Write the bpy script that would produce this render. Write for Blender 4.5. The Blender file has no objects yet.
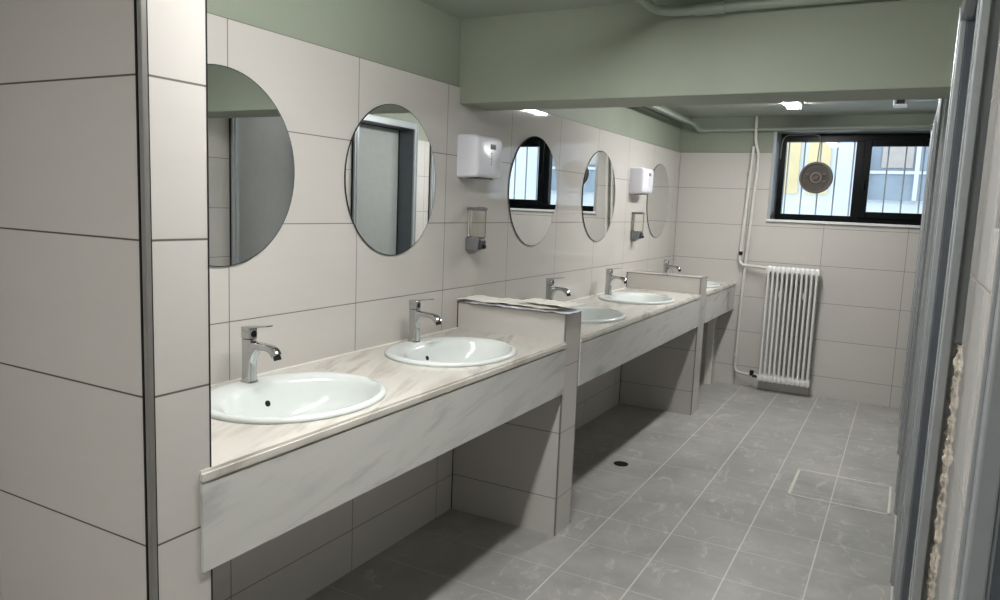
import bpy, bmesh, math, random
from mathutils import Vector, Matrix, noise
C = bpy.context.scene.collection
S = bpy.context.scene
PI = math.pi
rnd = random.Random(7)

# ------------------------------------------------------------------ camera, world, exposure
cam_d = bpy.data.cameras.new('camera')
cam = bpy.data.objects.new('camera', cam_d)
C.objects.link(cam)
cam_d.sensor_width = 36
cam_d.lens = 745.49 * 36 / 1000
cam_d.clip_start = 0.02
R_ = Vector((0.87641762, 0.4799001, 0.03985044))
U_ = Vector((-0.0959927, 0.09301277, 0.99102675))
F_ = Vector((-0.47188723, 0.87237866, -0.12758493))
mw = Matrix.Identity(4)
for i in range(3):
    mw[i][0], mw[i][1], mw[i][2] = R_[i], U_[i], -F_[i]
mw.translation = Vector((1.8073, 0.0, 1.4642))
cam.matrix_world = mw
S.camera = cam
S.view_settings.view_transform = 'Standard'
S.view_settings.look = 'None'
S.view_settings.gamma = 1
S.view_settings.use_curve_mapping = False
S.view_settings.exposure = 1.06

W = bpy.data.worlds.new('world')
S.world = W
W.use_nodes = True
bg = W.node_tree.nodes['Background']
bg.inputs[0].default_value = (0.80, 0.90, 1.0, 1)
bg.inputs[1].default_value = 1.45

TUBE_POWER = 40.0          # emission strength of the fluorescent tubes

# ------------------------------------------------------------------ dimensions
D = 6.523                  # back wall
XR = 1.91                  # right wall tile face
CEIL = 2.262
TOP = 1.972                # top of the tiling
H = 0.883                  # counter top
WC = 0.559                 # counter depth
WP = 0.549                 # partition depth
Y1a, Y1b = 2.930, 3.099
Y2a, Y2b = 5.306, 5.489
SINKS = (1.585, 2.435, 3.735, 4.69, 6.01)
MIRR = (1.572, 2.414, 3.674, 4.647, 5.962)

# ------------------------------------------------------------------ mesh helpers
def box(bm, x0, x1, y0, y1, z0, z1, bev=0.0, seg=2):
    v = [bm.verts.new(p) for p in ((x0,y0,z0),(x1,y0,z0),(x1,y1,z0),(x0,y1,z0),(x0,y0,z1),(x1,y0,z1),(x1,y1,z1),(x0,y1,z1))]
    fs = [bm.faces.new([v[i] for i in q]) for q in ((3,2,1,0),(4,5,6,7),(0,1,5,4),(1,2,6,5),(2,3,7,6),(3,0,4,7))]
    if bev:
        es = list({e for f in fs for e in f.edges})
        bmesh.ops.bevel(bm, geom=es, offset=bev, segments=seg, affect='EDGES', profile=0.5)

def rings(bm, rr, cap0=True, cap1=True):
    vs = [[bm.verts.new(p) for p in r] for r in rr]
    n = len(vs[0])
    for a, b in zip(vs, vs[1:]):
        for i in range(n):
            bm.faces.new((a[i], a[(i+1) % n], b[(i+1) % n], b[i]))
    if cap0: bm.faces.new(list(reversed(vs[0])))
    if cap1: bm.faces.new(vs[-1])
    return vs

def tube(bm, pts, r, seg=10, rs=None, cap=True):
    pts = [Vector(p) for p in pts]
    T = []
    for i in range(len(pts)):
        a = pts[max(i-1, 0)]; b = pts[min(i+1, len(pts)-1)]
        T.append((b-a).normalized())
    n = T[0].orthogonal().normalized()
    rr = []
    for i, p in enumerate(pts):
        n = (n - T[i]*n.dot(T[i])).normalized()
        b = T[i].cross(n)
        q = rs[i] if rs else r
        rr.append([p + (n*math.cos(2*PI*k/seg) + b*math.sin(2*PI*k/seg))*q for k in range(seg)])
    rings(bm, rr, cap, cap)

def bend(pts, rad=0.03, n=5):
    """round the corners of a polyline"""
    pts = [Vector(p) for p in pts]
    out = [pts[0]]
    for a, b, c in zip(pts, pts[1:], pts[2:]):
        d0 = (a-b); d1 = (c-b)
        r = min(rad, d0.length*0.49, d1.length*0.49)
        p0 = b + d0.normalized()*r; p1 = b + d1.normalized()*r
        for k in range(n+1):
            t = k/n
            out.append(p0*(1-t)**2 + b*2*t*(1-t) + p1*t*t)
    out.append(pts[-1])
    return out

def cyl(bm, a, b, r, seg=20, r2=None):
    tube(bm, [a, b], r, seg, rs=[r, r if r2 is None else r2])

def rrect(cx, cy, hx, hy, r, n=4):
    o = []
    for sx, sy, a0 in ((1,1,0),(-1,1,PI/2),(-1,-1,PI),(1,-1,3*PI/2)):
        for k in range(n+1):
            a = a0 + PI/2*k/n
            o.append((cx + sx*(hx-r) + r*math.cos(a), cy + sy*(hy-r) + r*math.sin(a)))
    return o

def obj(name, bm, mat, parent=None, smooth=0):
    bmesh.ops.recalc_face_normals(bm, faces=bm.faces)
    me = bpy.data.meshes.new(name)
    bm.to_mesh(me); bm.free()
    me.materials.append(mat)
    if smooth:
        me.polygons.foreach_set('use_smooth', [True]*len(me.polygons))
        me.set_sharp_from_angle(angle=math.radians(smooth))
    o = bpy.data.objects.new(name, me)
    C.objects.link(o)
    if parent: o.parent = parent
    return o

def B(): return bmesh.new()

def thing(name, label, cat, loc=(0,0,0), rz=0, group=None):
    o = bpy.data.objects.new(name, None); C.objects.link(o)
    o.empty_display_size = 0.05
    o.location = loc; o.rotation_euler = (0,0,rz)
    o['label'] = label; o['category'] = cat
    if group: o['group'] = group
    return o
def tag(o, label, cat, group=None, kind=None):
    o['label'] = label; o['category'] = cat
    if group: o['group'] = group
    if kind: o['kind'] = kind
    return o
def struct(o, label=None, cat=None):
    o['kind'] = 'structure'
    if label: o['label'] = label
    if cat: o['category'] = cat
    return o
def kids(o): return [c for c in bpy.data.objects if c.parent == o]
def dup(root, loc, label, rz=None):
    r = root.copy(); C.objects.link(r); r.location = loc
    if rz is not None: r.rotation_euler = (0,0,rz)
    r['label'] = label
    for ch in kids(root):
        c = ch.copy(); C.objects.link(c); c.parent = r
        for g in kids(ch):
            d = g.copy(); C.objects.link(d); d.parent = c
    return r

# ------------------------------------------------------------------ materials
def srgb(r, g, b):
    f = lambda c: (c/255/12.92) if c/255 <= 0.04045 else ((c/255+0.055)/1.055)**2.4
    return (f(r), f(g), f(b), 1)

class NT:
    def __init__(s, name):
        s.m = bpy.data.materials.new(name); s.m.use_nodes = True
        s.t = s.m.node_tree; s.b = s.t.nodes['Principled BSDF']
        s.pos = None
    def n(s, kind, **kw):
        o = s.t.nodes.new(kind)
        for k, v in kw.items(): setattr(o, k, v)
        return o
    def l(s, a, b): s.t.links.new(a, b)
    def math(s, op, a, b=None, c=None, clamp=False):
        o = s.n('ShaderNodeMath', operation=op, use_clamp=clamp)
        for i, v in enumerate((a, b, c)):
            if v is None: continue
            if isinstance(v, (int, float)): o.inputs[i].default_value = v
            else: s.l(v, o.inputs[i])
        return o.outputs[0]
    def xyz(s):
        g = s.n('ShaderNodeNewGeometry')
        q = s.n('ShaderNodeSeparateXYZ'); s.l(g.outputs['Position'], q.inputs[0])
        s.P = g.outputs['Position']
        return q.outputs
    def mix(s, f, a, b, blend='MIX'):
        o = s.n('ShaderNodeMix', data_type='RGBA', blend_type=blend)
        for i, v in ((0, f), (6, a), (7, b)):
            if isinstance(v, (int, float)): o.inputs[i].default_value = v
            elif isinstance(v, tuple): o.inputs[i].default_value = v
            else: s.l(v, o.inputs[i])
        return o.outputs[2]
    def noise(s, vec, scale, detail=3, rough=.5, dist=0):
        o = s.n('ShaderNodeTexNoise'); o.inputs['Scale'].default_value = scale
        o.inputs['Detail'].default_value = detail; o.inputs['Roughness'].default_value = rough
        o.inputs['Distortion'].default_value = dist
        if vec is not None: s.l(vec, o.inputs['Vector'])
        return o.outputs['Fac']
    def ramp(s, f, stops):
        o = s.n('ShaderNodeValToRGB'); e = o.color_ramp.elements
        while len(e) < len(stops): e.new(0.5)
        for q, (p, c) in zip(e, stops): q.position = p; q.color = c
        s.l(f, o.inputs[0]); return o.outputs[0]
    def mapping(s, vec, scale=(1,1,1), rot=(0,0,0), loc=(0,0,0)):
        o = s.n('ShaderNodeMapping'); s.l(vec, o.inputs[0])
        o.inputs['Scale'].default_value = scale; o.inputs['Rotation'].default_value = rot; o.inputs['Location'].default_value = loc
        return o.outputs[0]
    def bump(s, h, strength=.3, dist=.002):
        o = s.n('ShaderNodeBump'); o.inputs['Strength'].default_value = strength; o.inputs['Distance'].default_value = dist
        s.l(h, o.inputs['Height']); s.l(o.outputs[0], s.b.inputs['Normal'])
    def set(s, **kw):
        for k, v in kw.items():
            i = s.b.inputs[k.replace('_', ' ')]
            if isinstance(v, (int, float, tuple)): i.default_value = v
            else: s.l(v, i)
        return s.m

def plain(name, col, rough=.5, metal=0.0, spec=.5, var=0.04, nscale=18, coat=0):
    """procedural: base colour with a faint noise variation"""
    k = NT(name); k.xyz()
    f = k.noise(k.P, nscale, 3)
    a = tuple(max(0, c*(1-var)) for c in col[:3]) + (1,)
    b = tuple(min(1, c*(1+var)) for c in col[:3]) + (1,)
    c = k.ramp(f, [(0.3, a), (0.7, b)])
    return k.set(Base_Color=c, Roughness=rough, Metallic=metal, Specular_IOR_Level=spec, Coat_Weight=coat)

def tile(name, ax, off_u, size_u, off_v, size_v, col, col2, grout, gw=.0032, rough=.05, stagger=False):
    """wall tiles laid on world axes: u = ax ('x' or 'y'), v = z"""
    k = NT(name); q = k.xyz()
    u = q['XYZ'.index(ax.upper())]; v = q[2]
    U = k.math('DIVIDE', k.math('SUBTRACT', u, off_u), size_u)
    V = k.math('DIVIDE', k.math('SUBTRACT', v, off_v), size_v)
    def line(T, size):
        fr = k.math('FRACT', T)
        d = k.math('MINIMUM', fr, k.math('SUBTRACT', 1.0, fr))
        d = k.math('MULTIPLY', d, size)
        mr = k.n('ShaderNodeMapRange', interpolation_type='SMOOTHSTEP')
        mr.inputs[1].default_value = gw*.35; mr.inputs[2].default_value = gw*.75
        k.l(d, mr.inputs[0]); return mr.outputs[0]
    m = k.math('MULTIPLY', line(U, size_u), line(V, size_v))
    cid = k.n('ShaderNodeCombineXYZ')
    k.l(k.math('FLOOR', U), cid.inputs[0]); k.l(k.math('FLOOR', V), cid.inputs[1])
    wn = k.n('ShaderNodeTexWhiteNoise'); k.l(cid.outputs[0], wn.inputs[0])
    # faint streaky veining of the glaze print
    st = k.noise(k.mapping(k.P, scale=(1.2, 1.2, 9)), 3.0, 4, .6)
    c = k.mix(k.math('MULTIPLY', st, .8), col, col2)
    c = k.mix(k.math('MULTIPLY', wn.outputs[0], .35), c, tuple(x*.93 for x in col[:3]) + (1,))
    c = k.mix(m, grout, c)
    k.bump(k.math('ADD', m, k.math('MULTIPLY', k.noise(k.P, 5, 1), .12)), .25, .0012)
    r = k.math('SUBTRACT', .65, k.math('MULTIPLY', m, .65-rough))
    return k.set(Base_Color=c, Roughness=r, Specular_IOR_Level=.5)

T1, T2 = srgb(196, 192, 187), srgb(189, 185, 179)
GR = srgb(112, 106, 98)
M = {}
M['tile_y'] = tile('cream glazed tile left', 'y', 1.5965, .6, .1713, .30, T1, T2, GR)
M['tile_x'] = tile('cream glazed tile back', 'x', 0.006, .6, .1713, .30, T1, T2, GR)
M['tile_pier_x'] = tile('cream glazed tile pier front', 'x', -.051, .6, .149, .305, T1, T2, srgb(74,70,64), .0034)
M['tile_pier_y'] = tile('cream glazed tile pier side', 'y', 0.75, .6, .149, .305, T1, T2, srgb(90,86,78), .004)
M['tile_low_x'] = tile('cream glazed tile stub', 'x', -.051, .6, .174, .30, T1, T2, GR)
M['tile_low_y'] = tile('cream glazed tile stub end', 'y', 0.10, .6, .174, .30, T1, T2, GR)
M['tile_right'] = tile('cream glazed tile right', 'y', 1.19, .6, .173, .30, T1, T2, GR)

def floor_mat():
    k = NT('grey stone floor tile'); q = k.xyz()
    def line(u, off, gw):
        T = k.math('DIVIDE', k.math('SUBTRACT', u, off), .3)
        fr = k.math('FRACT', T)
        d = k.math('MULTIPLY', k.math('MINIMUM', fr, k.math('SUBTRACT', 1.0, fr)), .3)
        d = k.math('ADD', d, k.math('MULTIPLY', k.math('SUBTRACT', k.noise(k.P, 30, 2), .5), .0018))
        mr = k.n('ShaderNodeMapRange', interpolation_type='SMOOTHSTEP')
        mr.inputs[1].default_value = gw*.3; mr.inputs[2].default_value = gw*.8
        k.l(d, mr.inputs[0]); return T, mr.outputs[0]
    U, mu = line(q[0], .085, .0052)
    mu = k.math('MAXIMUM', mu, k.math('LESS_THAN', q[0], .55))     # long tiles along the counters
    V, mv = line(q[1], .255, .0036)
    cid = k.n('ShaderNodeCombineXYZ')
    k.l(k.math('FLOOR', U), cid.inputs[0]); k.l(k.math('FLOOR', V), cid.inputs[1])
    wn = k.n('ShaderNodeTexWhiteNoise'); k.l(cid.outputs[0], wn.inputs[0])
    n1 = k.noise(k.P, 3.2, 6, .62, .6); n2 = k.noise(k.P, 26, 4, .6)
    a = k.ramp(n1, [(.30, srgb(140,139,135)), (.52, srgb(164,162,157)), (.75, srgb(186,182,175))])
    a = k.mix(k.math('MULTIPLY', n2, .5), a, srgb(150,150,146))
    a = k.mix(k.math('MULTIPLY', wn.outputs[0], .35), a, srgb(144,144,141))
    # dusty plaster smears left by the fitters
    n3 = k.noise(k.mapping(k.P, scale=(1.5, .8, 1), rot=(0,0,.6)), 5.5, 7, .7, 1.6)
    sm = k.ramp(n3, [(.55, (0,0,0,1)), (.70, (1,1,1,1))])
    a = k.mix(k.math('MULTIPLY', sm, .5), a, srgb(214,210,202))
    gcol = k.mix(k.noise(k.P, 2.2, 3), srgb(190,187,176), srgb(228,224,212))
    a = k.mix(k.math('MULTIPLY', k.math('SUBTRACT', 1.0, mv), k.math('MULTIPLY_ADD', k.noise(k.P, 1.7, 2), 1.6, -.2, clamp=True)), a, gcol)
    a = k.mix(k.math('MULTIPLY', k.math('SUBTRACT', 1.0, mu), .85), a, gcol)
    k.bump(k.math('ADD', k.math('MULTIPLY', mu, mv), k.math('MULTIPLY', n2, .3)), .2, .001)
    r = k.math('MULTIPLY_ADD', n1, .25, .28)
    return k.set(Base_Color=a, Roughness=r, Specular_IOR_Level=.45)
M['floor'] = floor_mat()

def marble(name, base, vein, dark, rot, rough):
    k = NT(name); k.xyz()
    v = k.mapping(k.P, scale=(1, 1, 1), rot=rot)
    v = k.mapping(v, scale=(7, 1.0, 7))
    n1 = k.noise(v, 1.5, 7, .60, .35)
    n2 = k.noise(v, 4.5, 5, .6, .4)
    a = k.ramp(n1, [(.34, vein), (.47, base), (.56, base), (.70, dark)])
    a = k.mix(k.math('MULTIPLY', n2, .35), a, vein)
    return k.set(Base_Color=a, Roughness=rough, Specular_IOR_Level=.5)
M['marble_top'] = marble('white marble polished top', srgb(210,206,198), srgb(184,178,168), srgb(160,155,147), (0,0,-.35), .14)
M['marble_front'] = marble('white marble apron', srgb(202,201,196), srgb(184,184,180), srgb(164,164,161), (-.2,0,0), .05)

def paint_mat(name, col, var=.05):
    k = NT(name); k.xyz()
    f = k.noise(k.P, 2.2, 4, .6)
    g = k.noise(k.P, 120, 3, .6)
    c = k.ramp(f, [(.3, tuple(x*(1-var) for x in col[:3])+(1,)), (.7, tuple(x*(1+var) for x in col[:3])+(1,))])
    k.bump(g, .15, .002)
    return k.set(Base_Color=c, Roughness=.55, Specular_IOR_Level=.4)
M['green'] = paint_mat('sage green wall paint', srgb(143,150,135))
M['ceil'] = paint_mat('grey green ceiling paint', srgb(160,166,156))
M['plain_wall'] = paint_mat('white plaster', srgb(205,203,196))
M['ceramic'] = plain('white ceramic', srgb(212,217,214), .13, spec=.5, var=.01, coat=.0)
M['chrome'] = plain('chrome', srgb(190,192,192), .10, 1.0, var=.03)
M['chrome_dark'] = plain('dark chrome', srgb(70,72,72), .18, 1.0)
M['black'] = plain('black rubber', srgb(14,14,15), .6)
M['hole'] = plain('dark hole', srgb(8,8,8), .9)
M['alu'] = plain('anodised aluminium', srgb(158,162,164), .38, .35, var=.03)
M['alu_dark'] = plain('blue grey aluminium', srgb(92,97,103), .32, .35, var=.04)
M['alu_light'] = plain('bright aluminium', srgb(196,200,202), .25, .7, var=.03)
M['trim'] = plain('tile edge aluminium', srgb(150,148,144), .32, .7)
M['leaf'] = plain('grey laminate', srgb(152,155,153), .42, var=.03)
M['white_pl'] = plain('white plastic', srgb(222,222,230), .28, var=.01)
M['grey_pl'] = plain('grey plastic', srgb(112,114,116), .35)
M['dgrey_pl'] = plain('dark grey plastic', srgb(64,66,68), .3)
M['win_black'] = plain('dark window frame', srgb(5,10,12), .3, spec=.2, var=.1)
M['win_alu'] = plain('window reveal metal', srgb(168,172,174), .35, .4)
M['sill'] = plain('white sill', srgb(214,216,216), .3)
M['rad'] = plain('white radiator enamel', srgb(222,222,218), .3, var=.02)
M['pipe'] = plain('painted white pipe', srgb(205,204,198), .35, var=.03)
M['pipe_green'] = plain('grey green painted pipe', srgb(150,158,146), .4, var=.04)
M['silicone'] = plain('white sealant', srgb(226,224,214), .4)
M['paper'] = plain('paper', srgb(238,235,226), .8, var=.04, nscale=9)
M['paper2'] = plain('printed paper underside', srgb(226,226,234), .7, var=.05, nscale=30)
M['mortar'] = plain('mortar', srgb(140,132,120), .95, var=.6, nscale=45)
M['grille'] = plain('painted grille bar', srgb(205,208,214), .5)
M['fan'] = plain('smoky fan plastic', srgb(104,96,88), .4, var=.08)
M['fan_light'] = plain('fan ring plastic', srgb(150,138,128), .4)
M['grout'] = plain('pale cement grout', srgb(208,204,192), .8, var=.08, nscale=70)

k = NT('mirror glass'); k.xyz()
k.set(Base_Color=k.ramp(k.noise(k.P, 2, 1), [(0, (.86,.88,.87,1)), (1, (.88,.9,.89,1))]), Metallic=1.0, Roughness=.0)
M['mirror'] = k.m
M['mirror_edge'] = plain('mirror edge', srgb(66,74,72), .2, .5)

def glass_mat(name, tint, rough=0.0, alpha=.06):
    k = NT(name); t = k.t
    k.xyz()
    tr = k.n('ShaderNodeBsdfTransparent')
    k.l(k.ramp(k.noise(k.P, 3, 2), [(0, tint), (1, tuple(min(1, x*1.02) for x in tint[:3]) + (1,))]), tr.inputs[0])
    gl = k.n('ShaderNodeBsdfGlossy'); gl.inputs['Roughness'].default_value = rough
    fr = k.n('ShaderNodeFresnel'); fr.inputs[0].default_value = 1.45
    mx = k.n('ShaderNodeMixShader'); k.l(fr.outputs[0], mx.inputs[0]); k.l(tr.outputs[0], mx.inputs[1]); k.l(gl.outputs[0], mx.inputs[2])
    k.l(mx.outputs[0], t.nodes['Material Output'].inputs[0])
    return k.m
M['glass'] = glass_mat('window glass', (.93,.96,.97,1))
M['bottle'] = glass_mat('clear soap bottle', (.97,.97,.94,1), .02)

def emis(name, col, s):
    k = NT(name); k.xyz()
    k.set(Base_Color=(.9,.9,.9,1), Emission_Strength=s,
          Emission_Color=k.ramp(k.noise(k.P, 3, 1), [(0, col), (1, col)]))
    return k.m
M['tube'] = emis('lit fluorescent tube', (1.0, .995, .985, 1), TUBE_POWER)

# ------------------------------------------------------------------ room shell
YB = -4.0                  # wall behind the camera
b = B(); box(b, -.16, 3.2, YB-.15, D+.33, -.12, 0)
struct(obj('floor', b, M['floor']))
b = B(); box(b, -.16, 3.2, YB-.15, D+.33, CEIL, CEIL+.12)
struct(obj('ceiling', b, M['ceil']))
b = B(); box(b, -.16, -.01, YB, D+.33, 0, CEIL)
wl = struct(obj('wall_left', b, M['green']))
b = B(); box(b, -.01, 0, YB, D, 0, TOP)
obj('tile_cladding', b, M['tile_y'], wl)
# back wall with its window opening
WX0, WX1, WZ0, WZ1 = .785, 2.14, 1.430, 2.145
WY = D+.25               # plane of the recessed window
b = B()
for q in ((-.01, WX0, 0, CEIL), (WX1, 3.05, 0, CEIL), (WX0, WX1, 0, WZ0), (WX0, WX1, WZ1, CEIL)):
    box(b, q[0], q[1], D+.01, D+.33, q[2], q[3])
wb = struct(obj('wall_back', b, M['green']))
b = B()
for q in ((0, WX0, 0, TOP), (WX1, 3.05, 0, TOP), (WX0, WX1, 0, WZ0)):
    box(b, q[0], q[1], D, D+.01, q[2], q[3])
obj('tile_cladding', b, M['tile_x'], wb)
b = B(); box(b, -.01, 3.05, YB-.15, YB, 0, CEIL)
struct(obj('wall_front', b, M['plain_wall']))

# deep beam under the ceiling
BY0, BY1, BZ = 2.892, 3.153, 1.901
b = B(); box(b, -.01, XR+.01, BY0, BY1, BZ, CEIL+.01, .004)
struct(obj('ceiling_beam', b, M['green']), 'sage green painted beam crossing the room under the ceiling', 'beam')

# right wall: tiled pillars between the cubicle doors
DOORS = [(-.25, .80), (1.60, 2.68), (3.28, 4.16), (4.43, 5.245), (5.46, 6.14)]
DT = 2.10
YE = 6.38
b = B(); c = B()
prev = YB
segs = []
for y0, y1 in DOORS:
    segs.append((prev, y0)); prev = y1
segs.append((prev, YE))
for s0, s1 in segs:
    e = s1
    if abs(s1 - 1.60) < .001: e = 1.560       # tiles broken off short of this frame
    box(b, XR+.01, 2.11, s0, s1 if e == s1 else 1.50, 0, DT)
    box(c, XR, XR+.01, s0, e, 0, TOP)
box(b, XR+.01, 2.11, YB, YE, DT, CEIL)
box(b, XR+.085, 2.11, 1.50, 1.60, 0, DT)       # the void beside the frame
box(b, 3.05, 3.2, YB, D+.33, 0, CEIL)           # far side of the cubicles
wr = struct(obj('wall_right', b, M['green']))
obj('tile_cladding', c, M['tile_right'], wr)
# ragged mortar showing between the tiles and the frame
b = B()
NZ, NY = 420, 9
g = [[None]*(NY+1) for _ in range(NZ+1)]
for i in range(NZ+1):
    for j in range(NY+1):
        z = 1.24*i/NZ; y = 1.552 + .068*j/NY
        p = Vector((0, y*40, z*40))
        x = XR - .003 + .006*(noise.fractal(p, 1.0, 2.0, 4)) + .004*(noise.noise(p*2.7))
        if j == 0: x = max(x, XR+.001)
        if j > 6: x = max(x, 1.899)
        g[i][j] = b.verts.new((max(x, XR-.009), y + .006*noise.noise(p*1.3), z))
for i in range(NZ):
    for j in range(NY):
        b.faces.new((g[i][j], g[i+1][j], g[i+1][j+1], g[i][j+1]))
r_ = bmesh.ops.extrude_face_region(b, geom=list(b.faces))
for v in [v for v in r_['geom'] if isinstance(v, bmesh.types.BMVert)]: v.co.x = XR + .08
mo = obj('mortar_edge', b, M['mortar'], wr)
mo['label'] = 'ragged mortar where the tiles are broken beside the door frame'

def door(n, y0, y1):
    r = thing('door_%d' % n, '', 'door', (0, y0, 0)); del r['category']; del r['label']
    struct(r)
    w = y1 - y0
    xf = 1.880
    b = B()
    fw = .05
    # outer flange, ribbed
    for a0, a1 in ((0, fw), (w-fw, w)):
        box(b, xf, xf+.017, a0, a1, 0, DT, .0025)
        box(b, xf+.017, xf+.035, a0+(.020 if a0 < .01 else .004), a1-(.020 if a0 > .01 else .004), 0, DT-.01)
    box(b, xf, xf+.03, fw, w-fw, DT-fw, DT, .0025)
    obj('door_frame', b, M['alu'], r)
    b = B()
    for a in (.018, w-.024):
        box(b, xf-.004, xf+.001, a, a+.006, 0, DT-.004, .0015)
    obj('frame_rib', b, M['alu_light'], r)
    # deep reveal
    b = B()
    box(b, xf+.02, 2.105, .030, .050, 0, DT-.006); box(b, xf+.02, 2.105, w-.050, w-.030, 0, DT-.006)
    box(b, xf+.03, 2.105, .050, w-.050, DT-.050, DT-.026)
    obj('reveal', b, M['alu_dark'], r)
    b = B()
    box(b, 2.036, 2.044, .050, .056, 0, DT-.05); box(b, 2.036, 2.044, w-.056, w-.050, 0, DT-.05); box(b, 2.036, 2.044, .056, w-.056, DT-.056, DT-.05)
    obj('gasket', b, M['black'], r)
    b = B(); box(b, 2.045, 2.080, .052, w-.052, .03, DT-.052, .001)
    obj('door_leaf', b, M['leaf'], r)
    return r
for i, (y0, y1) in enumerate(DOORS): door(i+1, y0, y1)

# full height tiled pier at the left, two low tiled stub walls
def corner_strip(b, x, y, z0, z1, s=.009):
    box(b, x-s, x+.0015, y-.0015, y+s, z0, z1, .002)
PY0, PY1 = .915, 1.060
b = B(); box(b, 0, WP, PY0, PY1, 0, CEIL)
pier = struct(obj('wall_pier', b, M['tile_pier_y']), 'full height cream tiled pier left of the first sink', 'wall')
b = B(); box(b, .0, WP-.012, PY0-.0012, PY0+.003, 0, CEIL)
obj('front_tiling', b, M['tile_pier_x'], pier)
b = B(); corner_strip(b, WP, PY0, 0, CEIL, .011)
obj('corner_profile', b, M['trim'], pier)
b = B(); box(b, WP-.0165, WP-.0115, PY0-.0022, PY0+.004, 0, CEIL)
box(b, WP-.002, WP+.0008, PY0+.0100, PY0+.0130, 0, CEIL); box(b, WP-.002, WP+.0008, PY1-.003, PY1+.0006, 0, CEIL)
obj('grout_line', b, M['hole'], pier)

def stub(y0, y1, zt, label):
    b = B(); box(b, 0, WP, y0, y1, 0, zt)
    s = struct(obj('partition_wall', b, M['tile_low_x']), label, 'partition wall')
    b = B(); box(b, WP-.003, WP+.001, y0+.007, y1-.007, 0, zt-.007)
    obj('end_tiling', b, M['tile_low_y'], s)
    b = B()
    corner_strip(b, WP, y0, 0, zt, .006)
    box(b, WP-.006, WP+.0015, y1-.006, y1+.0015, 0, zt, .002)
    box(b, 0, WP, y0-.0015, y0+.006, zt-.006, zt+.0015, .002)
    box(b, 0, WP, y1-.006, y1+.0015, zt-.006, zt+.0015, .002)
    box(b, WP-.006, WP+.0015, y0, y1, zt-.006, zt+.0015, .002)
    obj('edge_profile', b, M['trim'], s)
    b = B(); box(b, 0, .004, y0-.002, y0, 0, zt)
    obj('grout_line', b, M['hole'], s)
    return s
stub(Y1a, Y1b, 1.006, 'low cream tiled stub wall carrying the crumpled papers')
stub(Y2a, Y2b, 1.002, 'low cream tiled stub wall before the last sink, nothing on top')
# small boxed-in riser in the far corner below the last counter
b = B(); box(b, .0, .43, D-.14, D, 0, H-.03)
bx = struct(obj('boxed_riser', b, M['tile_x']), 'tiled boxing in the dark corner under the last counter', 'boxing')
b = B(); box(b, .38, .435, D-.145, D-.12, 0, H-.03, .002); obj('edge_profile', b, M['silicone'], bx)

# ------------------------------------------------------------------ marble counters
def ellipse(cx, cy, a, b_, z, n=72):
    return [(cx + a*math.cos(2*PI*i/n), cy + b_*math.sin(2*PI*i/n), z) for i in range(n)]
def counter(y0, y1, sinks, joints, label):
    t = thing('marble_countertop', label, 'countertop', (0, y0, 0), group=None)
    L = y1 - y0
    b = B(); box(b, 0.001, WC, 0, L, H-.029, H, .0)
    es = [e for e in b.edges if all(abs(v.co.x-WC) < 1e-4 for v in e.verts) and abs(e.verts[0].co.z-e.verts[1].co.z) < 1e-5]
    bmesh.ops.bevel(b, geom=es, offset=.007, segments=4, affect='EDGES')
    sl = obj('slab', b, M['marble_top'], t)
    for s in sinks:
        cb = B(); rings(cb, [ellipse(.318, s-y0, .188, .264, H-.08), ellipse(.318, s-y0, .188, .264, H+.05)])
        co = obj('cutter', cb, M['black'], t)
        md = sl.modifiers.new('b', 'BOOLEAN'); md.operation = 'DIFFERENCE'; md.object = co; md.solver = 'EXACT'
        bpy.context.view_layer.update()
        me = bpy.data.meshes.new_from_object(sl.evaluated_get(bpy.context.evaluated_depsgraph_get()))
        sl.modifiers.clear(); old = sl.data; sl.data = me; bpy.data.meshes.remove(old)
        bpy.data.objects.remove(co)
    sl.data.polygons.foreach_set('use_smooth', [True]*len(sl.data.polygons))
    sl.data.set_sharp_from_angle(angle=math.radians(28))
    cuts = [0] + [j-y0 for j in joints] + [L]
    for a, c in zip(cuts, cuts[1:]):
        b = B(); box(b, WC-.024, WC-.003, a+.0007, c-.0007, .656, H-.0295, .0012)
        obj('apron_panel', b, M['marble_front'], t)
    b = B(); box(b, 0.0, .006, .0, L, H-.001, H+.004, .0015)
    obj('sealant', b, M['silicone'], t)
    return t
c1 = counter(1.031, Y1a, SINKS[:2], [2.352], 'long white veined marble counter nearest the camera, with two basins')
c2 = counter(Y1b, Y2a, SINKS[2:4], [], 'middle white marble counter between the two low tiled walls')
c3 = counter(Y2b, D, SINKS[4:], [6.125], 'short marble counter at the far end by the back wall')

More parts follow.
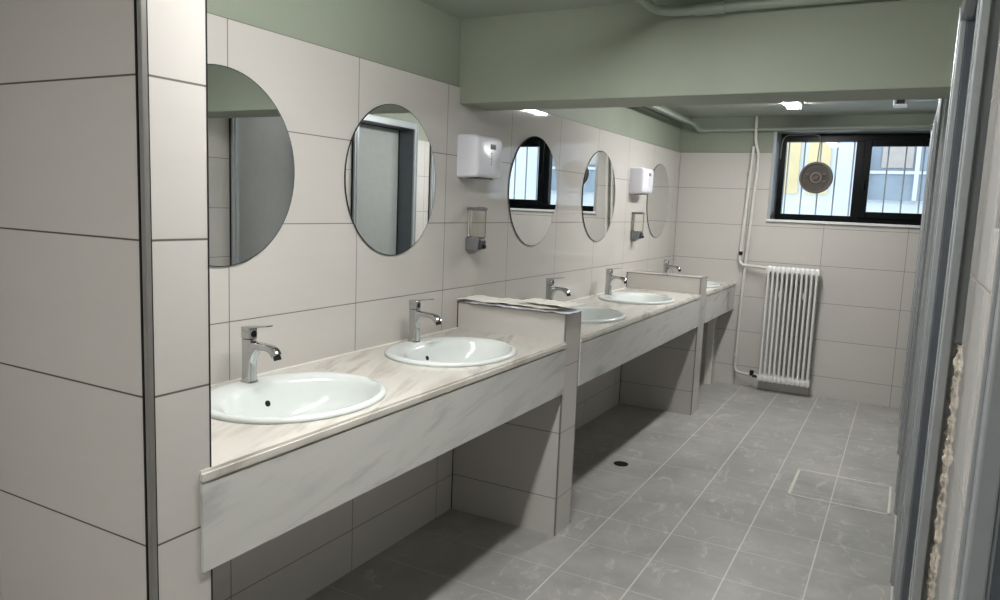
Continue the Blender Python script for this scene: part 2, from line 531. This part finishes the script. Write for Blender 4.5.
# ------------------------------------------------------------------ basins
def make_basin(label):
    t = thing('wash_basin', label, 'sink', (0,0,0), group='white oval basins in the marble counters')
    b = B()
    A, Bb = .240, .287           # outer half axes (x, y)
    N = 96
    # (cx, half x, half y, z)
    prof = [(.000, .212, .270, -.006), (.000, .228, .283, -.002), (.0, A-.001, Bb-.001, .002), (.0, A, Bb, .007), (.0, A-.004, Bb-.004, .0125), (.0, A-.012, Bb-.012, .0155),
            (.006, A-.020, Bb-.020, .0155), (.030, .186, .262, .0135), (.034, .179, .255, .0085), (.035, .174, .248, -.002), (.036, .166, .238, -.024),
            (.037, .152, .217, -.058), (.037, .130, .182, -.090), (.033, .092, .132, -.112), (.035, .058, .080, -.123), (.036, .024, .024, -.127)]
    rr = []
    for cx, a, c, z in prof:
        ring = []
        for i in range(N):
            th = 2*PI*i/N
            e = .96
            ct, s_ = math.cos(th), math.sin(th)
            ring.append((cx + a*math.copysign(abs(ct)**e, ct), c*math.copysign(abs(s_)**e, s_), z))
        rr.append(ring)
    # underside shell
    vs = rings(b, rr, False, False)
    und = [(.034, .182, .259, -.006), (.035, .178, .254, -.03), (.037, .162, .232, -.066), (.037, .138, .190, -.105), (.035, .075, .10, -.135), (.036, .024, .024, -.14)]
    rr2 = [[(cx + a*math.cos(2*PI*i/N), c*math.sin(2*PI*i/N), z) for i in range(N)] for cx, a, c, z in und]
    v2 = rings(b, rr2, False, False)
    for i in range(N):
        j = (i+1) % N
        b.faces.new((vs[0][i], vs[0][j], v2[0][j], v2[0][i]))
        b.faces.new((vs[-1][i], vs[-1][j], v2[-1][j], v2[-1][i]))
    obj('bowl', b, M['ceramic'], t, 50)
    # overflow opening in the rear wall
    b = B()
    c0 = Vector((-.1215, .008, -.042)); n = Vector((1, 0, .35)).normalized()
    cyl(b, c0 - n*.008, c0 + n*.0015, .0095, 20)
    o = obj('overflow_hole', b, M['hole'], t)
    b = B()
    cc = Vector((.036, 0, -.1275))
    tube(b, [cc, cc+Vector((0,0,.004)), cc+Vector((0,0,.006))], .02, 24, rs=[.026, .026, .021])
    obj('drain', b, M['chrome'], t, 40)
    return t
bl = ['white oval basin nearest the camera, partly hidden by the tiled pier', 'white oval basin second from the camera, left of the papers',
      'white oval basin partly hidden behind the papers on the stub wall', 'white oval basin in the middle counter, left of the second stub wall',
      'white oval basin farthest away, beside the back wall']
basin = make_basin(bl[0])
for i, y in enumerate(SINKS):
    if i == 0: basin.location = (.287, y, H)
    else: dup(basin, (.287, y, H), bl[i])

# ------------------------------------------------------------------ mixer taps
def make_tap(label):
    t = thing('mixer_tap', label, 'tap', (0,0,0), group='chrome mixer taps')
    b = B()
    rr = []
    for z, hx, hy, r, cx in ((0,.023,.021,.012,0), (.004,.023,.021,.012,0), (.006,.0195,.018,.009,0), (.04,.0185,.0165,.008,0),
                             (.09,.0185,.0160,.0075,.0), (.118,.0185,.0160,.007,0), (.134,.0190,.0165,.007,0), (.1345,.017,.0145,.007,0)):
        rr.append([(x, y, z) for x, y in rrect(cx, 0, hx, hy, r, 5)])
    rings(b, rr)
    obj('body', b, M['chrome'], t, 40)
    # spout: swept rounded section, curved nose
    b = B()
    path = [(.000, .092, .040, .0145), (.018, .104, .026, .0145), (.036, .1135, .0150, .0145), (.055, .1165, .0105, .0140), (.075, .1160, .0098, .0140), (.093, .1130, .0120, .0140), (.106, .1050, .0155, .0140), (.113, .0945, .0150, .0135)]
    ang = [0.45, .35, .08, -.00, -.06, -.28, -.70, -1.05]
    rr = []
    for (x, z, hz, hy), a in zip(path, ang):
        ring = []
        for (p, q) in rrect(0, 0, hz, hy, min(hz, hy)*.75, 4):
            ring.append((x - math.sin(a)*p, q, z + math.cos(a)*p))
        rr.append(ring)
    rings(b, rr)
    sp = obj('spout', b, M['chrome'], t, 60)
    b = B(); n = Vector((math.cos(-1.2), 0, math.sin(-1.2)))
    p = Vector((.1155, 0, .0885)); cyl(b, p - n*.006, p + n*.006, .0115, 20)
    obj('aerator', b, M['chrome_dark'], sp, 40)
    # lever block and flat lever
    b = B()
    rr = [[(x, y, z) for x, y in rrect(0, 0, hx, hx*.88, .006, 5)] for z, hx in ((.136,.017),(.1365,.0192),(.166,.0192),(.1695,.017))]
    rings(b, rr)
    lb = obj('lever_block', b, M['chrome'], t, 40)
    b = B(); cyl(b, (.0185, 0, .151), (.0205, 0, .151), .0105, 20)
    obj('temperature_mark', b, M['chrome_dark'], lb, 40)
    b = B()
    rr = []
    for x, z, hz, hy in ((-.018,.168,.0028,.0155), (.02,.1712,.0032,.0155), (.04,.1742,.0026,.0145), (.062,.1780,.0020,.0135), (.084,.1815,.0016,.0125)):
        rr.append([(x, q, z+p) for (p, q) in rrect(0, 0, hz, hy, hz*.8, 3)])
    rings(b, rr)
    obj('lever', b, M['chrome'], t, 40)
    return t
tl = ['chrome mixer tap nearest the camera, beside the tiled pier', 'chrome mixer tap over the second basin, left of the papers', 'chrome mixer tap behind the papers on the stub wall',
      'chrome mixer tap just left of the second stub wall', 'chrome mixer tap farthest away, half hidden behind the second stub wall']
TAPY = (1.592, 2.456, 3.75, 4.685, 6.01)
tap = make_tap(tl[0])
for i, y in enumerate(TAPY):
    if i == 0: tap.location = (.090, y, H+.0135)
    else: dup(tap, (.090, y, H+.0135), tl[i])

# ------------------------------------------------------------------ round mirrors
def make_mirror(label):
    t = thing('round_mirror', label, 'mirror', (0,0,0), group='round frameless wall mirrors')
    N = 96; r = .295
    ring = lambda rr, x: [(x, rr*math.cos(2*PI*i/N), rr*math.sin(2*PI*i/N)) for i in range(N)]
    b = B(); rings(b, [ring(r-.002, .001), ring(r, .002), ring(r, .0055), ring(r-.0015, .0062), ring(r-.0030, .0062)], True, False)
    obj('backing', b, M['mirror_edge'], t)
    b = B(); rings(b, [ring(r-.0030, .0040), ring(r-.0030, .0063)], True, True)
    obj('glass', b, M['mirror'], t)
    return t
ml = ['round wall mirror nearest the camera, partly hidden by the tiled pier', 'round wall mirror second from the camera, left of the first paper dispenser',
      'round wall mirror right of the first paper dispenser, reflecting the dark window frame', 'round wall mirror left of the second paper dispenser', 'round wall mirror farthest away, behind the second paper dispenser']
mir = make_mirror(ml[0])
for i, y in enumerate(MIRR):
    if i == 0: mir.location = (0, y, 1.538)
    else: dup(mir, (0, y, 1.538), ml[i])

# ------------------------------------------------------------------ paper dispensers
def make_disp(label):
    t = thing('paper_dispenser', label, 'paper towel dispenser', (0,0,0), group='white paper towel dispensers')
    b = B()
    # profile in x-z extruded in y with rounded corners
    w, h, d = .232, .19, .108
    rr = []
    def sec(x, mz0, mz1, my, r):
        return [(x, y, z) for y, z in rrect(0, (mz0+mz1)/2, w/2-my, (mz1-mz0)/2, r, 5)]
    rr = [sec(0, 0, h, .002, .010), sec(.03, .0, h, 0, .010), sec(.086, .004, h-.001, .000, .011), sec(.100, .010, h-.006, .004, .014), sec(.108, .022, h-.016, .014, .016)]
    rings(b, rr)
    obj('cover', b, M['white_pl'], t, 50)
    b = B(); box(b, .107, .1095, -.004, .044, .132, .155, .002)
    wn = obj('level_window', b, M['grey_pl'], t)
    b = B(); box(b, .1094, .1102, .002, .038, .138, .142)
    obj('window_slot', b, M['dgrey_pl'], wn)
    b = B()
    for i in range(5): box(b, .1075, .1089, .004+(.004 if i % 2 else 0), .012+(.002 if i % 2 else 0), .062+.012*i, .069+.012*i, .001)
    obj('logo_print', b, M['grey_pl'], t)
    b = B(); box(b, .02, .085, -.07, .07, -.003, .004, .001)
    obj('paper_slot', b, M['dgrey_pl'], t)
    return t
dd = make_disp('white paper towel dispenser under the beam, between the second and third mirrors')
dd.location = (0, 2.998, 1.577)
d2 = dup(dd, (0, 5.352, 1.577), 'white paper towel dispenser overlapping the farthest mirror')

# ------------------------------------------------------------------ soap dispensers
def make_soap(label):
    t = thing('soap_dispenser', label, 'soap dispenser', (0,0,0), group='wall mounted soap dispensers')
    b = B(); box(b, 0, .003, -.012, .012, .07, .205, .001)
    obj('back_rail', b, M['white_pl'], t)
    b = B()
    rr = [[(x, y, z) for x, y in rrect(.044, 0, .044, .034, .02, 5)] for z in (.203, .2045, .2155, .217)]
    rr[0] = [(x, y, .203) for x, y in rrect(.044, 0, .042, .032, .02, 5)]; rr[-1] = [(x, y, .217) for x, y in rrect(.044, 0, .042, .032, .02, 5)]
    rings(b, rr); obj('cap', b, M['grey_pl'], t, 40)
    b = B(); box(b, .045, .08, -.012, .012, .2165, .219, .001)
    obj('cap_slot', b, M['dgrey_pl'], t)
    b = B(); rings(b, [[(x, y, z) for x, y in rrect(.042, 0, h_, h_*.78, .016, 5)] for z, h_ in ((.078, .037), (.0795, .0385), (.2015, .0385), (.2025, .037))])
    obj('bottle', b, M['bottle'], t, 40)
    b = B(); rings(b, [[(x, y, z) for x, y in rrect(c_, 0, a_, b_, .008, 5)] for z, c_, a_, b_ in ((.0, .018, .012, .010), (.014, .024, .024, .024), (.022, .032, .032, .031), (.0725, .036, .036, .031), (.0775, .036, .034, .029))])
    pb = obj('pump_body', b, M['grey_pl'], t, 40)
    b = B(); box(b, .066, .082, -.024, .024, .024, .070, .004)
    lv = obj('push_button', b, M['dgrey_pl'], t)
    b = B(); cyl(b, (.08, 0, .038), (.092, 0, .036), .009, 16); obj('knob', b, M['chrome_dark'], lv, 40)
    return t
sd = make_soap('grey soap dispenser with clear bottle below the nearer paper dispenser')
sd.location = (0, 3.006, 1.228)
dup(sd, (0, 5.362, 1.228), 'grey soap dispenser with clear bottle below the farther paper dispenser')

# ------------------------------------------------------------------ papers on the first stub wall
def sheet(name, cx, cy, L, Wd, rz, z0, amp, seed, mat, label, lift=.0):
    t_ = B(); nx, ny = 40, 14
    r = random.Random(seed); ph = [r.uniform(0, 6) for _ in range(4)]
    top = []
    for i in range(nx+1):
        row = []
        for j in range(ny+1):
            u, v = i/nx-.5, j/ny-.5
            edge = .006*noise.noise(Vector((u*9+seed, v*5, 0)))
            x = u*L + (edge if abs(u) > .49 else 0); y = v*Wd + .008*noise.noise(Vector((u*7, v*2, seed)))
            z = amp*(.5 + .9*noise.noise(Vector((u*6+seed*3, v*3, seed))) + .35*abs(math.sin(u*23+ph[0]+v*3)))
            z = max(z, 0.0) + lift*max(0, u)*2
            row.append(t_.verts.new((x, y, z)))
        top.append(row)
    for i in range(nx):
        for j in range(ny): t_.faces.new((top[i][j], top[i+1][j], top[i+1][j+1], top[i][j+1]))
    ex = bmesh.ops.extrude_face_region(t_, geom=list(t_.faces))
    for v in [v for v in ex['geom'] if isinstance(v, bmesh.types.BMVert)]: v.co.z += .0015
    o = obj(name, t_, mat, None, 50)
    o.location = (cx, cy, z0); o.rotation_euler = (0, 0, rz)
    tag(o, label, 'paper', 'papers lying on the low wall')
    return o
zt = 1.0078
sheet('paper_sheet', .330, 2.986, .50, .175, -.03, zt, .006, 3, M['paper2'], 'bluish printed sheet at the bottom of the papers on the low wall')
sheet('paper_sheet', .260, 3.000, .50, .17, .02, zt+.0105, .0075, 5, M['paper'], 'crumpled cream sheet lying over the whole length of the low wall')
sheet('paper_sheet', .440, 3.012, .26, .15, -.10, zt+.026, .005, 9, M['paper'], 'cream folded sheet on top, at the outer end of the low wall')

# ------------------------------------------------------------------ window
r = thing('window_1', '', '', (0, 0, 0)); del r['label']; del r['category']; struct(r)
b = B()
fy0, fy1 = WY-.01, WY+.06
box(b, WX0, WX0+.048, fy0, fy1, WZ0, WZ1, .003); box(b, WX1-.045, WX1, fy0, fy1, WZ0, WZ1, .003)
box(b, WX0+.048, WX1-.045, fy0, fy1, WZ0, WZ0+.050, .003); box(b, WX0+.048, WX1-.045, fy0, fy1, WZ1-.066, WZ1, .003)
box(b, 1.371, 1.46, fy0, fy1, WZ0+.05, WZ1-.066, .003)
obj('window_frame', b, M['win_black'], r)
b = B()   # opening sash on the right
sx0, sx1, sz0, sz1 = 1.43, 2.11, WZ0+.035, WZ1-.050
sy0, sy1 = WY-.024, WY+.02
m_ = .055
box(b, sx0, sx0+m_, sy0, sy1, sz0, sz1, .004); box(b, sx1-m_, sx1, sy0, sy1, sz0, sz1, .004)
box(b, sx0+m_, sx1-m_, sy0, sy1, sz0, sz0+m_, .004); box(b, sx0+m_, sx1-m_, sy0, sy1, sz1-m_, sz1, .004)
sash = obj('sash', b, M['win_black'], r)
b = B(); box(b, sx0+.008, sx0+.030, sy0-.010, sy0, 1.735, 1.785, .003); obj('handle_plate', b, M['win_black'], sash)
b = B(); box(b, sx0+.012, sx0+.026, sy0-.024, sy0-.008, 1.69, 1.77, .003)
obj('handle', b, M['chrome_dark'], sash)
b = B(); box(b, WX0+.04, 1.38, WY+.02, WY+.026, WZ0+.045, WZ1-.06); obj('glass_pane', b, M['glass'], r)
b = B(); box(b, sx0+m_-.003, sx1-m_+.003, WY, WY+.006, sz0+m_-.003, sz1-m_+.003); obj('glass_pane', b, M['glass'], r)
b = B()
box(b, WX0-.006, WX0+.003, D-.004, WY-.01, WZ0, WZ1+.006); box(b, WX0+.003, WX1, D-.004, WY-.01, WZ1-.003, WZ1+.006)
box(b, WX0-.022, WX0-.006, D-.004, D+.012, WZ0-.012, WZ1+.012, .002); box(b, WX0-.006, XR+.09, D-.004, D+.012, WZ1+.006, WZ1+.014, .002)
obj('reveal_trim', b, M['win_alu'], r)
b = B(); box(b, WX0-.024, WX1, D-.022, WY+.02, WZ0-.020, WZ0, .003)
obj('sill', b, M['sill'], r)

# grille outside
t = thing('window_grille', 'grey vertical security bars outside the window', 'window grille', (0, WY+.20, 0))
for i in range(14):
    b = B(); x = .572 + .1285*i
    box(b, x-.006, x+.006, -.006, .006, 1.15, 2.45, .001)
    obj('bar', b, M['grille'], t)
for z in (1.20, 2.38):
    b = B(); box(b, .52, 2.3, -.010, -.006, z, z+.03, .001); obj('rail', b, M['grille'], t)
for x in (.54, 2.27):
    b = B(); box(b, x-.01, x+.01, -.12, .0, 1.205, 1.225, .001); obj('wall_bracket', b, M['grille'], t)

# neighbouring building seen through the window
M['out_white'] = plain('outside pale render', srgb(212,216,222), .8, var=.02, nscale=3)
M['out_yellow'] = plain('outside cream render', srgb(214,194,152), .8, var=.05, nscale=5)
M['out_blue'] = plain('outside blue grey glazing', srgb(142,152,164), .6, var=.12, nscale=4)
M['out_beige'] = plain('outside beige blind', srgb(180,170,164), .8, var=.05)
t = thing('building', 'pale neighbouring building with blue grey window seen outside', 'building', (0, 8.6, 0))
b = B(); box(b, -3, 6, .0, .4, -1, 5); obj('wall', b, M['out_white'], t)
for (x0, x1) in ((.50, .72), (.80, 1.02)):
    b = B(); box(b, x0, x1, -.03, 0, 1.70, 3.2, .004); obj('cream_panel', b, M['out_yellow'], t)
b = B(); box(b, 1.36, 2.3, -.05, 0, 1.66, 3.0, .004); w_ = obj('window', b, M['out_blue'], t)
b = B(); box(b, 1.50, 1.78, -.062, -.05, 1.98, 2.6, .003); obj('blind', b, M['out_beige'], w_)
b = B()
for x in (1.36, 1.8, 2.26): box(b, x, x+.04, -.075, -.0, 1.66, 3.0, .003)
box(b, 1.36, 2.3, -.07, -.0, 1.92, 1.95, .003)
obj('window_frame', b, M['out_white'], w_)

# round fan in the left pane
t = thing('window_fan', 'round smoky plastic ventilator set in the left window pane', 'fan', (1.087, WY-.006, 1.786))
N = 64; R0 = .130
def ringy(rr, y): return [(rr*math.cos(2*PI*i/N), y, rr*math.sin(2*PI*i/N)) for i in range(N)]
b = B(); rings(b, [ringy(R0-.006, .018), ringy(R0, .014), ringy(R0, -.012), ringy(R0-.005, -.018), ringy(R0-.018, -.018), ringy(R0-.022, -.010), ringy(R0-.022, .018)], False, False)
obj('rim', b, M['fan'], t, 40)
b = B()
rings(b, [ringy(R0-.021, .006), ringy(R0-.021, .012)])
obj('back_disc', b, M['fan'], t, 40)
b = B()
for k_ in range(24):
    a = 2*PI*k_/24
    p0 = Vector((.035*math.cos(a), -.008, .035*math.sin(a))); p1 = Vector(((R0-.018)*math.cos(a), -.012, (R0-.018)*math.sin(a)))
    tube(b, [p0, p1], .0022, 6)
for rr_ in (.065, .085):
    tube(b, [(rr_*math.cos(2*PI*i/40), -.011, rr_*math.sin(2*PI*i/40)) for i in range(41)], .0022, 6)
g_ = obj('grille', b, M['fan'], t)
b = B(); rings(b, [ringy(.046, .004), ringy(.046, -.016), ringy(.040, -.020), ringy(.034, -.020), ringy(.034, .004)], False, False)
obj('hub_ring', b, M['fan_light'], t, 40)
b = B(); rings(b, [ringy(.026, .004), ringy(.026, -.014), ringy(.018, -.020)]); obj('hub', b, M['fan'], t, 40)
for x, z in ((-.068, .028), (.062, .030), (.066, -.028)):
    b = B(); box(b, x-.014, x+.014, -.018, -.012, z-.004, z+.004, .001)
    obj('clip', b, M['fan_light'], t)
b = B()
tube(b, bend([(.0, -.012, .125), (.012, -.03, .335), (-.03, -.035, .348), (-.255, -.035, .345), (-.285, -.03, .30), (-.29, -.03, .15)], .04), .0045, 8)
obj('cord', b, M['pipe_green'], t, 60)

# ------------------------------------------------------------------ radiator
t = thing('radiator', 'white column radiator on the back wall under the window', 'radiator', (.815, D-.10, 0))
NS = 11; PW = .405/NS
zb_, zt_ = .090, 1.05
first = None
for i in range(NS):
    x = PW*(i+.5)
    if first is None:
        b = B()
        for y in (-.034, .0, .034):
            pts = [(x, y, zb_+.03), (x, y, zb_+.07), (x, y, zt_-.07), (x, y, zt_-.03)]
            tube(b, pts, .0115, 10, rs=[.015, .0092, .0092, .015])
        for z in (zb_, zt_-.055):
            rr = [[(x+p, y, z+.0275+q) for p, q in rrect(0, 0, PW*.49, hz, .008, 3)] for y, hz in ((-.046, .018), (-.040, .0265), (.040, .0265), (.046, .018))]
            rings(b, rr)
        first = obj('column', b, M['rad'], t, 40)
    else:
        c_ = first.copy(); C.objects.link(c_); c_.parent = t; c_.location = (PW*i, 0, 0)
for x in (.118, .300):
    b = B(); box(b, x-.006, x+.006, -.028, .10, .80, .83, .002); box(b, x-.006, x+.006, -.036, -.026, .80, .85, .002)
    obj('bracket', b, M['pipe'], t)
b = B(); cyl(b, (-.045, 0, zb_+.03), (0, 0, zb_+.03), .013, 14); obj('valve', b, M['black'], t, 40)

# pipes
def pipe(name, pts, r, mat, label, cat='pipe', rad=.035, group=None):
    b = B(); tube(b, bend(pts, rad), r, 12)
    o = obj(name, b, mat, None, 60)
    return tag(o, label, cat, group)
py = D-.035
o1 = pipe('heating_pipe', [(.618, py, 2.02), (.612, py, 1.86), (.583, py, 1.20), (.578, py, 1.035), (.70, py-.03, 1.035), (.815, D-.10, 1.030)], .0125, M['pipe'], 'white heating pipe bending into the top of the radiator', rad=.06, group='heating pipes')
b = B(); cyl(b, (.607, py-.002, 1.800), (.6075, py-.002, 1.822), .017, 14); obj('clip', b, M['pipe'], o1)
b = B(); cyl(b, (.583, py-.002, 1.12), (.5835, py-.002, 1.15), .0165, 14); obj('coupling', b, M['chrome_dark'], o1)
o2 = pipe('heating_pipe', [(.625, py, CEIL), (.628, py, 2.06), (.665, py, 1.96), (.660, py, 1.80), (.632, py, 1.15), (.615, py, .60), (.612, py, .125), (.70, py-.03, .118), (.812, D-.10, .125)], .0125, M['pipe'], 'white heating pipe running down to the foot of the radiator', rad=.06, group='heating pipes')
b = B(); cyl(b, (.6125, py-.002, .255), (.6125, py-.002, .275), .018, 14); obj('clip', b, M['pipe'], o2)
b = B(); cyl(b, (.760, D-.085, .118), (.760, D-.085, .160), .017, 14); obj('valve_cap', b, M['black'], o2)
pipe('wall_pipe', [(.14, BY1+.002, 2.195), (.14, 6.38, 2.195), (.16, D-.03, 2.150), (.34, D-.03, 2.155), (1.88, D-.03, 2.165)], .016, M['pipe_green'], 'grey painted pipe along the left wall and above the window')
b = B(); box(b, .02, .07, BY1+.001, D-.03, CEIL-.05, CEIL-.002, .004)
tag(obj('cable_trunking', b, M['pipe_green']), 'narrow painted trunking in the corner of ceiling and left wall', 'trunking')
pipe('ceiling_pipe', [(.90, 1.9, 2.205), (.90, 2.80, 2.205), (.955, 2.855, 2.205), (1.9, 2.855, 2.205)], .017, M['pipe_green'], 'grey painted pipe bending along the top of the beam', rad=.05)
cp = [o for o in bpy.data.objects if o.name == 'ceiling_pipe'][0]
b = B(); cyl(b, (1.035, 2.855, 2.205), (1.145, 2.855, 2.205), .0215, 16); obj('coupling', b, M['pipe_green'], cp, 40)

# ------------------------------------------------------------------ ceiling lights
def make_light(label, L, w=.04):
    t = thing('fluorescent_light', label, 'ceiling light', group='fluorescent ceiling lights')
    b = B(); box(b, -w-.006, w+.006, 0, L, -.014, 0, .003); obj('housing', b, M['white_pl'], t)
    b = B()
    rr = []
    for y, k_ in ((.012, .8), (.016, 1), (L-.016, 1), (L-.012, .8)):
        rr.append([(x*k_, y, -.014+(z+.022)*k_) for x, z in ((w, -.022), (w, -.030), (w*.93, -.037), (w*.72, -.042), (w*.35, -.045), (-w*.35, -.045), (-w*.72, -.042), (-w*.93, -.037), (-w, -.030), (-w, -.022))])
    rings(b, rr)
    obj('diffuser', b, M['tube'], t, 40)
    for y in (0, L-.012):
        b = B(); box(b, -w-.002, w+.002, y, y+.012, -.038, -.014, .003); obj('end_cap', b, M['white_pl'], t)
    return t
l1 = make_light('lit fluorescent light on the far ceiling beyond the beam', 1.30, .048)
l1.location = (1.0, 4.52, CEIL)
l2 = make_light('lit fluorescent light on the ceiling nearest the camera', 1.20, .047)
l2.location = (.98, 1.02, CEIL)
dup(l2, (.98, -1.45, CEIL), 'added fluorescent fill light on the ceiling behind the camera')  # unseen fixture, added as ambient fill to brighten the pier front and beam

# small emergency fitting near the cubicles
t = thing('junction_box', 'small white ceiling fitting with a rail towards the cubicles', 'electrical fitting', (1.675, 5.5, CEIL))
b = B(); box(b, -.035, .045, -.03, .10, -.075, -.065, .002); obj('base', b, M['white_pl'], t)
b = B(); box(b, -.035, -.022, -.03, .10, -.065, 0, .002); obj('side_plate', b, M['white_pl'], t)
b = B(); box(b, -.015, .03, -.01, .09, -.065, 0, .002); obj('core', b, M['dgrey_pl'], t)
b = B(); box(b, .045, .22, .0, .03, -.042, -.020, .002); obj('rail', b, M['alu_light'], t)

# ------------------------------------------------------------------ floor fittings
t = thing('floor_drain', 'small round floor drain in front of the middle counter', 'drain', (.475, 4.014, 0))
b = B(); tube(b, [(0,0,.0005), (0,0,.003), (0,0,.0035)], .04, 28, rs=[.042, .042, .039]); obj('rim', b, M['chrome_dark'], t)
b = B()
for k_ in range(-3, 4):
    hw = math.sqrt(max(.0, .034**2-(k_*.0095)**2)); box(b, k_*.0095-.0022, k_*.0095+.0022, -hw, hw, .0035, .0048)
obj('grate_slot', b, M['hole'], t)
t = thing('floor_hatch', 'rectangular access cover outlined in pale grout near the cubicles', 'floor hatch', (1.38, 4.09, 0))
b = B(); box(b, .0, .475, .0, .45, 0.0003, .0012); obj('cover', b, M['floor'], t)
b = B()
for q in ((-.006, .481, -.006, .007), (-.006, .481, .443, .456), (-.006, .009, -.006, .456), (.468, .481, -.006, .456)):
    box(b, q[0], q[1], q[2], q[3], .0003, .0024, .001)
obj('grout_border', b, M['grout'], t)
